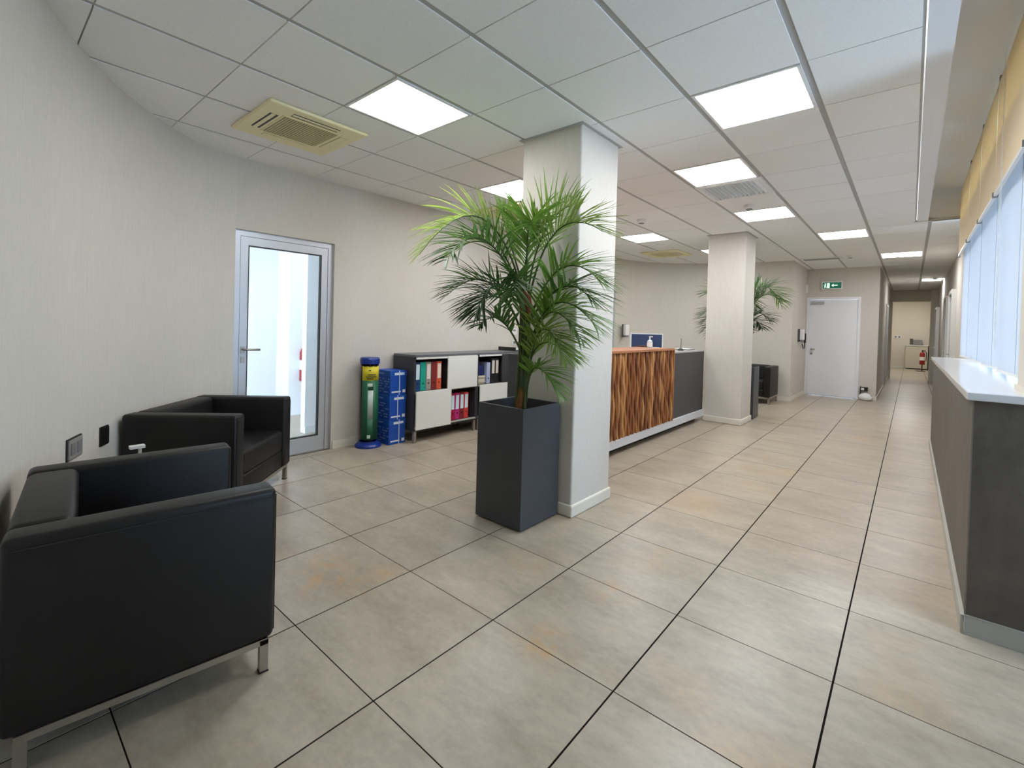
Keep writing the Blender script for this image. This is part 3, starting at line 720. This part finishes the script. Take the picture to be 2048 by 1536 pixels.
extinguisher(.36, 23.3, .25, 'red fire extinguisher on a stand before the cream cupboard')
fs = bpy.data.objects['fire_extinguisher.001']
MB().box(-.16, .10, -.12, .12, -.25, -.235).tube([(.0, .06, -.24), (.0, .06, .0)], .02, 8).build('stand', mat('stand_brown', (70, 56, 44), .5), fs)

# ------------------------------------------------------------------ armchairs
def armchair(label, loc, rz):
    A = empty('armchair', loc, rz); tag(A, label, 'armchair', 'black leather armchairs')
    Wd, Dp, H, lg, at_, bk = .865, .695, .685, .125, .115, .15
    hw, hd = Wd/2, Dp/2
    for s in (-1, 1):
        x0, x1 = (-hw, -hw+at_) if s < 0 else (hw-at_, hw)
        ar = MB().box(x0, x1, -hd, hd, lg, H).build('arm', LEATHER, A, bevel=.022, seg=4, smooth=True)
        xo = -hw if s < 0 else hw
        MB().tube([(xo+s*.0005, -hd+.02, H-.032), (xo+s*.0005, hd-.02, H-.032), (xo-s*.02, hd+.0005, H-.032), (xo-s*(at_-.02), hd+.0005, H-.032)], .0032, 5).build('seam', LSEAM, ar)
        MB().tube([(xo-s*.02, hd+.0005, H-.03), (xo-s*.02, hd+.0005, lg+.02)], .003, 5).build('front_seam', LSEAM, ar)
    MB().box(-hw+at_-.004, hw-at_+.004, -hd, -hd+bk, lg, H).build('backrest', LEATHER, A, bevel=.03, seg=4, smooth=True)
    MB().box(-hw+at_-.002, hw-at_+.002, -hd+bk-.02, hd-.012, .255, .425).build('seat_cushion', LEATHER, A, bevel=.03, seg=4, smooth=True)
    MB().box(-hw+at_-.002, hw-at_+.002, -hd+.02, hd-.016, lg+.005, .26).build('seat_base', LEATHER, A, bevel=.012, seg=2, smooth=True)
    MB().tube([(-hw+at_+.01, hd-.010, .40), (hw-at_-.01, hd-.010, .40)], .0035, 5).build('cushion_seam', LSEAM, A)
    m = MB(); t = .014
    for s in (-1, 1): m.box(s*(hw-.02)-t, s*(hw-.02)+t, -hd+.03, hd-.018, lg-.022, lg)
    m.box(-hw+.02, hw-.02, hd-.046, hd-.018, lg-.022, lg).box(-hw+.02, hw-.02, -hd+.03, -hd+.058, lg-.022, lg)
    m.build('rail', STEEL, A)
    lm = MB().box(-.014, .014, -.014, .014, 0, lg-.004).mesh('leg'); lm.materials.append(STEEL)
    for sx in (-1, 1):
        for y in (hd-.032, -hd+.044):
            o = new_obj('leg', lm, None, A); o.location = (sx*(hw-.02), y, 0)
            MB().box(-.0155, .0155, -.0155, .0155, 0, .006).build('foot_pad', BLACKP, o)
    return A
armchair('black leather armchair on steel legs with its side to the entrance', (-2.262, .453, 0), math.radians(-7))
armchair('black leather armchair in the bend of the wall beside the glass door', (-3.835, 1.165, 0), math.radians(-45))
armchair('black leather armchair against the far curved wall behind the second column', (-2.36, 9.72, 0), math.radians(180))
# side table and bottle between the near armchairs
Tb = empty('side_table', (-3.13, .64, 0), math.radians(20)); tag(Tb, 'small black side table between the two armchairs', 'side table')
bx('table_top', -.17, .17, -.17, .17, .40, .425, BLACKP, Tb)
for sx in (-1, 1):
    for sy in (-1, 1): bx('leg', sx*.15-.015, sx*.15+.015, sy*.15-.015, sy*.15+.015, 0, .40, STEEL, Tb)
B2 = empty('pump_bottle', (-3.20, .605, .425)); tag(B2, 'white pump top bottle between the two black armchairs', 'bottle')
MB().lathe([(.03, 0), (.03, .10), (.014, .12)], 16).build('body', CLR, B2, smooth=True)
MB().tube([(0, 0, .12), (0, 0, .17)], .008, 8).box(-.02, .02, -.045, .02, .165, .18).build('pump', WHITEPL, B2)

# ------------------------------------------------------------------ palms
GREENS = []
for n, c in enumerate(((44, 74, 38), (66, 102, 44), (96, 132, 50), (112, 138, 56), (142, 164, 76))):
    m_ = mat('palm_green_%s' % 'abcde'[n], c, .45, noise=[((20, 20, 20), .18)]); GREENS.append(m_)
    b = m_.node_tree.nodes['Principled BSDF']
    nt = m_.node_tree; tr = nt.nodes.new('ShaderNodeBsdfTranslucent'); tr.inputs[0].default_value = (*[min(1, v*1.7) for v in lin(c)], 1)
    mx = nt.nodes.new('ShaderNodeMixShader'); mx.inputs[0].default_value = .3
    out = [q for q in nt.nodes if q.type == 'OUTPUT_MATERIAL'][0]
    nt.links.new(b.outputs[0], mx.inputs[1]); nt.links.new(tr.outputs[0], mx.inputs[2]); nt.links.new(mx.outputs[0], out.inputs[0])
STEMG = mat('palm_stem', (70, 88, 44), .55, noise=[((30, 30, 4), .2)])
FIBRE = mat('palm_fibre', (140, 98, 56), .9, noise=[((60, 60, 12), .3)])
# start, crown and tip of each frond from the planter's centre, leaflet length, lightness
FRONDS = [
 ((0.01, 0.01, 1.49), (-0.18, -0.24, 2.03), (-0.42, -0.56, 1.76), 0.33, .95), ((0.01, 0.01, 1.46), (-0.02, -0.34, 1.84), (0.0, -0.69, 1.68), 0.28, .35),
 ((-0.01, 0.02, 1.49), (-0.14, -0.09, 1.85), (-0.29, -0.19, 2.02), 0.33, .5), ((0.0, 0.03, 1.53), (-0.11, -0.03, 1.91), (-0.17, -0.06, 2.11), 0.28, .45),
 ((0.03, 0.02, 1.53), (0.14, 0.03, 1.93), (0.32, 0.10, 2.12), 0.36, .75), ((0.05, 0.01, 1.49), (0.28, -0.01, 1.93), (0.60, 0.03, 1.90), 0.34, .7),
 ((0.06, 0.01, 1.35), (0.36, -0.06, 1.68), (0.66, -0.05, 1.57), 0.28, .55), ((0.06, -0.01, 1.32), (0.42, -0.14, 1.55), (0.66, -0.17, 1.46), 0.26, .35),
 ((0.03, -0.01, 1.35), (0.06, -0.30, 1.56), (0.08, -0.52, 1.38), 0.26, .15), ((0.02, -0.02, 1.25), (-0.09, -0.14, 1.50), (-0.19, -0.34, 1.38), 0.26, .2),
 ((0.07, -0.01, 1.15), (0.34, -0.08, 1.46), (0.64, -0.07, 1.31), 0.28, .5), ((0.07, -0.01, 1.08), (0.26, -0.04, 1.40), (0.53, -0.07, 1.24), 0.26, .4),
 ((0.06, 0.01, 0.94), (0.24, -0.09, 1.29), (0.46, -0.14, 1.12), 0.24, .6), ((0.04, 0.01, 0.84), (0.18, -0.03, 1.19), (0.42, 0.02, 1.10), 0.24, .65),
 ((0.05, 0.01, 0.8), (0.18, -0.06, 1.04), (0.37, -0.05, 0.88), 0.19, .45), ((0.05, -0.03, 1.35), (0.16, -0.24, 1.62), (0.28, -0.42, 1.44), 0.22, .25),
 ((0.0, 0.0, 1.50), (0.05, -0.02, 1.83), (0.13, -0.02, 2.04), 0.27, .55), ((0.03, 0.0, 1.49), (0.14, -0.13, 1.92), (0.30, -0.28, 1.90), 0.28, .5),
 ((0.03, -0.0, 1.08), (0.0, -0.2, 1.34), (0.0, -0.40, 1.31), 0.2, .2), ((-0.01, 0.0, 1.45), (-0.20, -0.10, 1.86), (-0.44, -0.26, 1.82), 0.3, .55),
 ((0.0, -.02, 1.30), (-.12, -.22, 1.60), (-.30, -.42, 1.50), .26, .3),
]
def frond_mesh(A, Bm, Cc, ll, base, keep):
    A, Bm, Cc = Vector(A), Vector(Bm), Vector(Cc)
    ctl = Bm*2 - (A+Cc)*.5                        # quadratic through the crown point
    def P(t): return A*(1-t)**2 + ctl*2*t*(1-t) + Cc*t*t
    def Tn(t): return ((ctl-A)*2*(1-t) + (Cc-ctl)*2*t).normalized()
    stem = MB()
    n = 12
    low = Vector((A.x*.3, A.y*.3, max(base, A.z-.55)))
    pts = [low, (low+A)*.5+Vector((A.x*.1, A.y*.1, 0))] + [P(k/n) for k in range(n+1)]
    pts = [keep(p) for p in pts]
    stem.tube(pts, .006, 5, rads=[.011, .010]+[.0085-.0065*k/n for k in range(n+1)])
    lf = MB()
    nl = 30 if Cc.z < 1.95 else 23
    for k in range(nl):
        t = .30+.70*k/(nl-1); p = P(t); tn = Tn(t)
        side = tn.cross(Vector((0, 0, 1)))
        side = side.normalized() if side.length > .05 else Vector((1, 0, 0))
        nrm = side.cross(tn).normalized()
        env = math.sin(math.pi*(.16+.80*(t-.30)/.70))**.6
        for s in (-1, 1):
            L = ll*1.2*env*rng.uniform(.88, 1.08)
            d = (tn*(.55+.55*t)*rng.uniform(.75, 1.25) + side*s*.85*rng.uniform(.7, 1.1) + nrm*rng.uniform(.1, .55) + Vector((rng.uniform(-.16, .16), rng.uniform(-.16, .16), rng.uniform(-.1, .2)))).normalized()
            wd = .0066*rng.uniform(.85, 1.2)
            across = d.cross(nrm).normalized()
            i0 = len(lf.v); q = 5
            for j in range(q+1):
                u = j/q
                c = p + d*L*u + Vector((0, 0, -1))*L*.16*u*u
                ww = wd*(math.sin(math.pi*min(.98, .18+.8*u))**.8) if j < q else .0006
                e1 = keep(c+across*ww+nrm*ww*.35); e0 = keep(c); e2 = keep(c-across*ww+nrm*ww*.35)
                lf.v += [tuple(e1), tuple(e0), tuple(e2)]
            for j in range(q):
                a = i0+3*j; lf.f += [(a, a+1, a+4, a+3), (a+1, a+2, a+5, a+4)]
    return stem, lf
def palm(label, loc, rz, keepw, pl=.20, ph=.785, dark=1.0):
    A = empty('potted_palm', loc, rz); tag(A, label, 'potted palm', 'potted palms in tall charcoal planters')
    mw = Matrix.Translation(loc) @ Matrix.Rotation(rz, 4, 'Z'); mi = mw.inverted()
    def keep(p): return mi @ keepw(mw @ Vector(p))
    t = .016
    m = MB(); m.box(-pl, pl, -pl, -pl+t, .012, ph).box(-pl, pl, pl-t, pl, .012, ph).box(-pl, -pl+t, -pl+t, pl-t, .012, ph).box(pl-t, pl, -pl+t, pl-t, .012, ph).box(-pl+t, pl-t, -pl+t, pl-t, .012, .03)
    pt = m.build('planter', PLANTER, A)
    bx('foot', -pl+.02, pl-.02, -pl+.02, pl-.02, 0, .012, BLACKP, pt)
    bx('soil', -pl+t, pl-t, -pl+t, pl-t, .03, .70, SOIL, A)
    m = MB().tube([(0, 0, .69), (.01, 0, .80), (.02, .01, .9), (.03, .01, 1.0)], .03, 10, rads=[.045, .038, .03, .024]); m.build('stem_base', FIBRE, A)
    m = MB().tube([(.02, .0, .85), (.03, .0, 1.1), (.03, 0, 1.35), (.03, 0, 1.55)], .02, 8, rads=[.024, .022, .018, .010]); m.build('stem', STEMG, A)
    m = MB().tube([(-.02, -.03, .70), (0, -.03, .95), (.02, -.02, 1.25)], .01, 7).tube([(.05, -.01, .70), (.06, -.01, 1.0), (.05, -.01, 1.2)], .009, 7); m.build('side_shoots', STEMG, A)
    MB().tube([(.03, 0, 1.36), (.03, 0, 1.45), (.03, 0, 1.55)], .03, 10, rads=[.03, .045, .03]).build('crown_fibre', mat('rust_fibre', (110, 58, 34), .9, noise=[((40, 40, 40), .3)]), A)
    for (a, b, c, l, tint) in FRONDS:
        st, lf = frond_mesh(a, b, c, l, .80, keep)
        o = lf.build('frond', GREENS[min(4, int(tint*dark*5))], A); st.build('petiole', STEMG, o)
    return A
def keep1(p):
    p = Vector(p)
    if p.y > 2.650: p.y = 2.650 - min(.02, (p.y-2.650)*.1)
    return p
def keep2(p):
    p = Vector(p)
    if p.y < 7.50: p.y = 7.50 + (7.50-p.y)*.3
    return p
palm('tall potted palm in a charcoal planter before the first column', (-2.05, 2.45, 0), 0, keep1)
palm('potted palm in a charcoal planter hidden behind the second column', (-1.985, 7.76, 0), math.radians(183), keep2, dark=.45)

# ------------------------------------------------------------------ filing cabinets and binders
XF = -4.08; XBk = -4.48
def cabinet(y0, label, kind):
    w = .955
    A = empty('storage_cabinet', (XBk, y0, 0)); tag(A, label, 'cabinet', 'charcoal storage cabinets on silver legs')
    d = XF-XBk; t = .022
    m = MB(); m.box(0, d-.02, 0, t, .13, .94).box(0, d-.02, w-t, w, .13, .94).box(0, d-.02, t, w-t, .13, .155).box(0, .012, t, w-t, .155, .94); m.build('body', DARKLAM, A)
    bx('top', 0, d, 0, w, .94, .962, mat('grey_cabinet_top', (96, 98, 104), .35), A)
    bx('shelf', .012, d-.03, t, w-t, .535, .56, DARKIN, A)
    bx('divider', .012, d-.03, .485, .50, .155, .94, DARKIN, A)
    bx('top_track', d-.03, d-.004, t, w-t, .915, .938, WGLOSS, A)
    bx('bottom_track', d-.03, d-.002, t, w-t, .155, .17, mat('track_grey', (170, 170, 164), .4), A)
    bx('shelf_edge', d-.03, d-.012, t, w-t, .54, .56, mat('track_grey', (170, 170, 164), .4), A)
    dr = []
    if kind == 0: dr = [(.46, .935, .553, .933, .0), (.015, .515, .145, .562, .004)]
    else: dr = [(.03, .53, .145, .56, .0)]
    for (a, b, z0, z1, off) in dr: bx('sliding_door', d-.006+off, d+.012+off, a, b, z0, z1, WGLOSS, A, bevel=.002, seg=1)
    if kind == 1: bx('dark_door', d-.006, d+.010, .43, .94, .565, .935, DARKLAM, A); bx('sliding_door', d-.006, d+.012, .54, .94, .145, .56, WGLOSS, A)
    lm = MB().box(-.016, .016, -.016, .016, 0, .13).mesh('leg'); lm.materials.append(STEEL)
    for x in (.03, d-.03):
        for y in (.03, w-.03):
            o = new_obj('leg', lm, None, A); o.location = (x, y, 0)
    return A
cabinet(3.105, 'charcoal cabinet with white sliding doors and coloured binders beside the blue boxes', 0)
cabinet(4.065, 'charcoal cabinet with white sliding doors behind the potted palm', 1)
def binder(y, z, w, h, spine, has_label, label, cat='binder', lab_col=(226, 218, 208), xf=-4.125, group='lever arch binders in the cabinet'):
    A = empty('ring_binder', (xf, y, z)); tag(A, label, cat, group)
    m = mat('binder_%d_%d_%d' % spine, spine, .45)
    bx('cover', -.27, 0, 0, w, 0, h, m, A, bevel=.003, seg=1)
    if has_label: bx('spine_label', 0, .0012, w*.16, w*.84, h*.40, h*.93, mat('label_%d' % lab_col[0], lab_col, .6), A)
    MB().tube([(-.004, w*.5, h*.25), (.002, w*.5, h*.25)], .010, 12).build('finger_ring', mat('ring_%d' % spine[0], tuple(int(v*.45) for v in spine), .4, metal=.3), A)
    return A
zb = .561; y = 3.142
for (sp, lb, wd, nm) in (((30, 62, 110), 1, .068, 'blue ring binder with a white label at the cabinet edge'), ((24, 158, 138), 0, .074, 'teal ring binder without a label on the upper shelf'),
        ((150, 142, 136), 1, .072, 'grey ring binder with a cream label on the upper shelf'), ((128, 44, 44), 0, .074, 'maroon ring binder without a label on the upper shelf'), ((214, 92, 58), 1, .070, 'orange ring binder with a pale label on the upper shelf')):
    binder(y, zb, wd, .318, sp, lb, nm, lab_col=(206, 226, 236) if sp[0] == 30 else (226, 218, 208)); y += wd+.003
y = 3.665
for (sp, lb, wd, nm) in (((170, 24, 66), 1, .066, 'crimson ring binder half behind the white door'), ((184, 40, 118), 1, .072, 'magenta ring binder with a pink label on the lower shelf'), ((128, 34, 44), 1, .070, 'dark red ring binder with a grey label on the lower shelf'), ((202, 60, 60), 1, .070, 'bright red ring binder at the end of the lower row')):
    binder(y, .17, wd, .315, sp, lb, nm, lab_col=(206, 176, 178)); y += wd+.003
y = 4.345
for nm in ('black ring binder with a white label next to the blue folder', 'black ring binder with a white label beside the dark cabinet door'):
    binder(y, zb, .068, .315, (40, 40, 44), 1, nm); y += .072
binder(4.262, zb, .062, .27, (168, 178, 204), 0, 'pale lilac upright folder in the second cabinet', 'folder')
o = bx('document_box', -4.42, -4.16, 4.10, 4.25, .667, .80, mat('navy_card', (34, 44, 96), .5)); tag(o, 'dark blue box on a pile of paper in the second cabinet', 'box')
pp = empty('paper_pile', (-4.28, 4.175, .561)); tag(pp, 'cream pile of loose papers in the second cabinet', 'papers')
for q in range(5): bx('sheet_bundle', -.13+.006*(q % 3), .13+.006*((q*2) % 3), -.07, .07+.004*(q % 2), q*.021, q*.021+.0205, mat('paper_cream_%d' % (q % 2), (206-14*(q % 2), 198-14*(q % 2), 176-12*(q % 2)), .8), pp)
tr = empty('letter_tray', (-4.30, 4.95, .962)); tag(tr, 'dark letter tray with papers on top of the second cabinet', 'tray')
bx('base', -.16, .16, -.12, .12, 0, .012, BLACKP, tr); bx('rim', -.16, .16, -.12, -.112, .012, .05, BLACKP, tr); bx('paper', -.14, .14, -.10, .10, .012, .03, WHITEPL, tr)

# ------------------------------------------------------------------ paper boxes and recycling tube
BLUE = mat('blue_carton', (20, 76, 170), .45); PRINT = mat('white_print', (214, 222, 240), .5); TAPE = mat('white_strap', (190, 200, 226), .4)
bz = 0
for n in range(3):
    hgt = .264; dx = (.0, .006, -.004)[n]
    A = empty('paper_carton', (-4.345+dx, 2.985+(.0, -.004, .003)[n], bz))
    tag(A, ['blue carton of copy paper at the bottom of the stack', 'blue carton of copy paper in the middle of the stack', 'blue carton of copy paper on top of the stack'][n], 'carton', 'blue paper cartons')
    hx, hy = .135, .104
    bx('box', -hx, hx, -hy, hy, 0, hgt-.001, BLUE, A, bevel=.003, seg=1)
    lid = MB().box(-hx-.002, hx+.002, -hy-.002, hy+.002, hgt-.055, hgt-.0005).build('lid', mat('blue_carton_lid', (26, 84, 178), .45), A)
    # plastic strap over the front and top
    yy = (.02, -.005, .012)[n]
    bx('strap', hx+.002, hx+.004, yy-.005, yy+.005, 0, hgt, TAPE, A)
    # white print: brand line, bottom line and the barcode patch on the end, smaller lines on the long side
    m = MB(); f = hx+.0025
    m.box(f, f+.001, -.05, .075, hgt-.048, hgt-.022); m.build('front_print', PRINT, A); bx('bottom_print', f, f+.001, -.085, .03, .028, .044, PRINT, A)
    bx('barcode_patch', f, f+.001, .055, .09, .024, .056, mat('white_label', (226, 226, 230), .6), A)
    m = MB(); g = -hy-.0025
    for r in range(6):
        z = .03+r*.028; x = -hx+.012
        while x < hx-.03:
            wd = rng.uniform(.01, .035)
            if rng.random() < .55: m.box(x, x+wd, g-.0008, g, z, z+.012)
            x += wd+.008
    m.box(-.06, .02, g-.0008, g, hgt-.04, hgt-.026)
    m.build('side_print', mat('pale_blue_print', (128, 150, 196), .5), A)
    bz += hgt
Tq = empty('recycling_tube', (-4.345, 2.72, 0)); tag(Tq, 'clear battery recycling tube with blue base and cap and green and yellow label', 'recycling tube')
NB = mat('navy_plastic', (20, 50, 136), .35)
MB().lathe([(.135, 0), (.135, .018), (.12, .035), (.10, .045), (.10, .06)], 32).build('base', NB, Tq, smooth=False)
def shell(r, z0, z1, a0, a1, n=28, t=.002):
    m = MB()
    for k in range(n+1):
        th = a0+(a1-a0)*k/n; c, s = math.cos(th), math.sin(th)
        m.v += [(r*c, r*s, z0), (r*c, r*s, z1), ((r+t)*c, (r+t)*s, z1), ((r+t)*c, (r+t)*s, z0)]
    for k in range(n):
        a = 4*k
        for q in range(4): m.f.append((a+q, a+(q+1) % 4, a+4+(q+1) % 4, a+4+q))
    m.f += [(0, 1, 2, 3), (4*n+3, 4*n+2, 4*n+1, 4*n)]
    return m
fix_normals(shell(.088, .06, .87, 0, 2*math.pi*.999).build('tube', glass_mat('clear_tube', (222, 232, 230)), Tq, smooth=True))
vd = math.atan2(-2.72, 4.345)          # towards the entrance
fix_normals(shell(.0905, .70, .85, vd-.9, vd+1.5).build('yellow_label', mat('label_yellow', (214, 196, 40), .5), Tq, smooth=True))
fix_normals(shell(.0905, .085, .70, vd-.9, vd-.15).build('green_label', mat('label_green', (20, 92, 62), .5), Tq, smooth=True))
fix_normals(shell(.0905, .085, .70, vd+.45, vd+1.5).build('green_label', mat('label_green', (20, 92, 62), .5), Tq, smooth=True))
fix_normals(shell(.0903, .60, .70, vd-.15, vd+.45).build('green_label', mat('label_green', (20, 92, 62), .5), Tq, smooth=True))
fix_normals(shell(.0903, .085, .30, vd-.15, vd+.45).build('green_label', mat('label_green', (20, 92, 62), .5), Tq, smooth=True))
fix_normals(shell(.0892, .30, .60, vd-.15, vd+.45).build('pale_strip', mat('pale_strip', (176, 190, 184), .2), Tq, smooth=True))  # opaque; brightness of the wall behind the tube is put into its colour
PR2 = mat('label_print', (196, 214, 196), .5); PRD = mat('label_dark_print', (46, 48, 30), .5)
fix_normals(shell(.093, .640, .672, vd-.2, vd+.35, 8).build('label_emblem', PR2, Tq)); fix_normals(shell(.093, .10, .135, vd-.15, vd+.2, 8).build('label_emblem', PR2, Tq))
for (z, a, b) in ((.845, -.7, -.35), (.845, -.1, .25), (.845, .5, .9), (.80, -.1, .15), (.755, -.2, .7), (.735, -.4, .8), (.715, -.3, .4)):
    fix_normals(shell(.093, z, z+.010, vd+a, vd+b, 6).build('label_line', PRD, Tq))
MB().lathe([(.096, .87), (.10, .875), (.10, .92), (.092, .936)], 32).build('cap', NB, Tq)
MB().lathe([(.082, .062), (.082, .26), (.07, .28)], 20).build('battery_fill', mat('battery_grey', (92, 92, 88), .5, noise=[((90, 90, 90), .4)]), Tq)
bpy.context.view_layer.update()
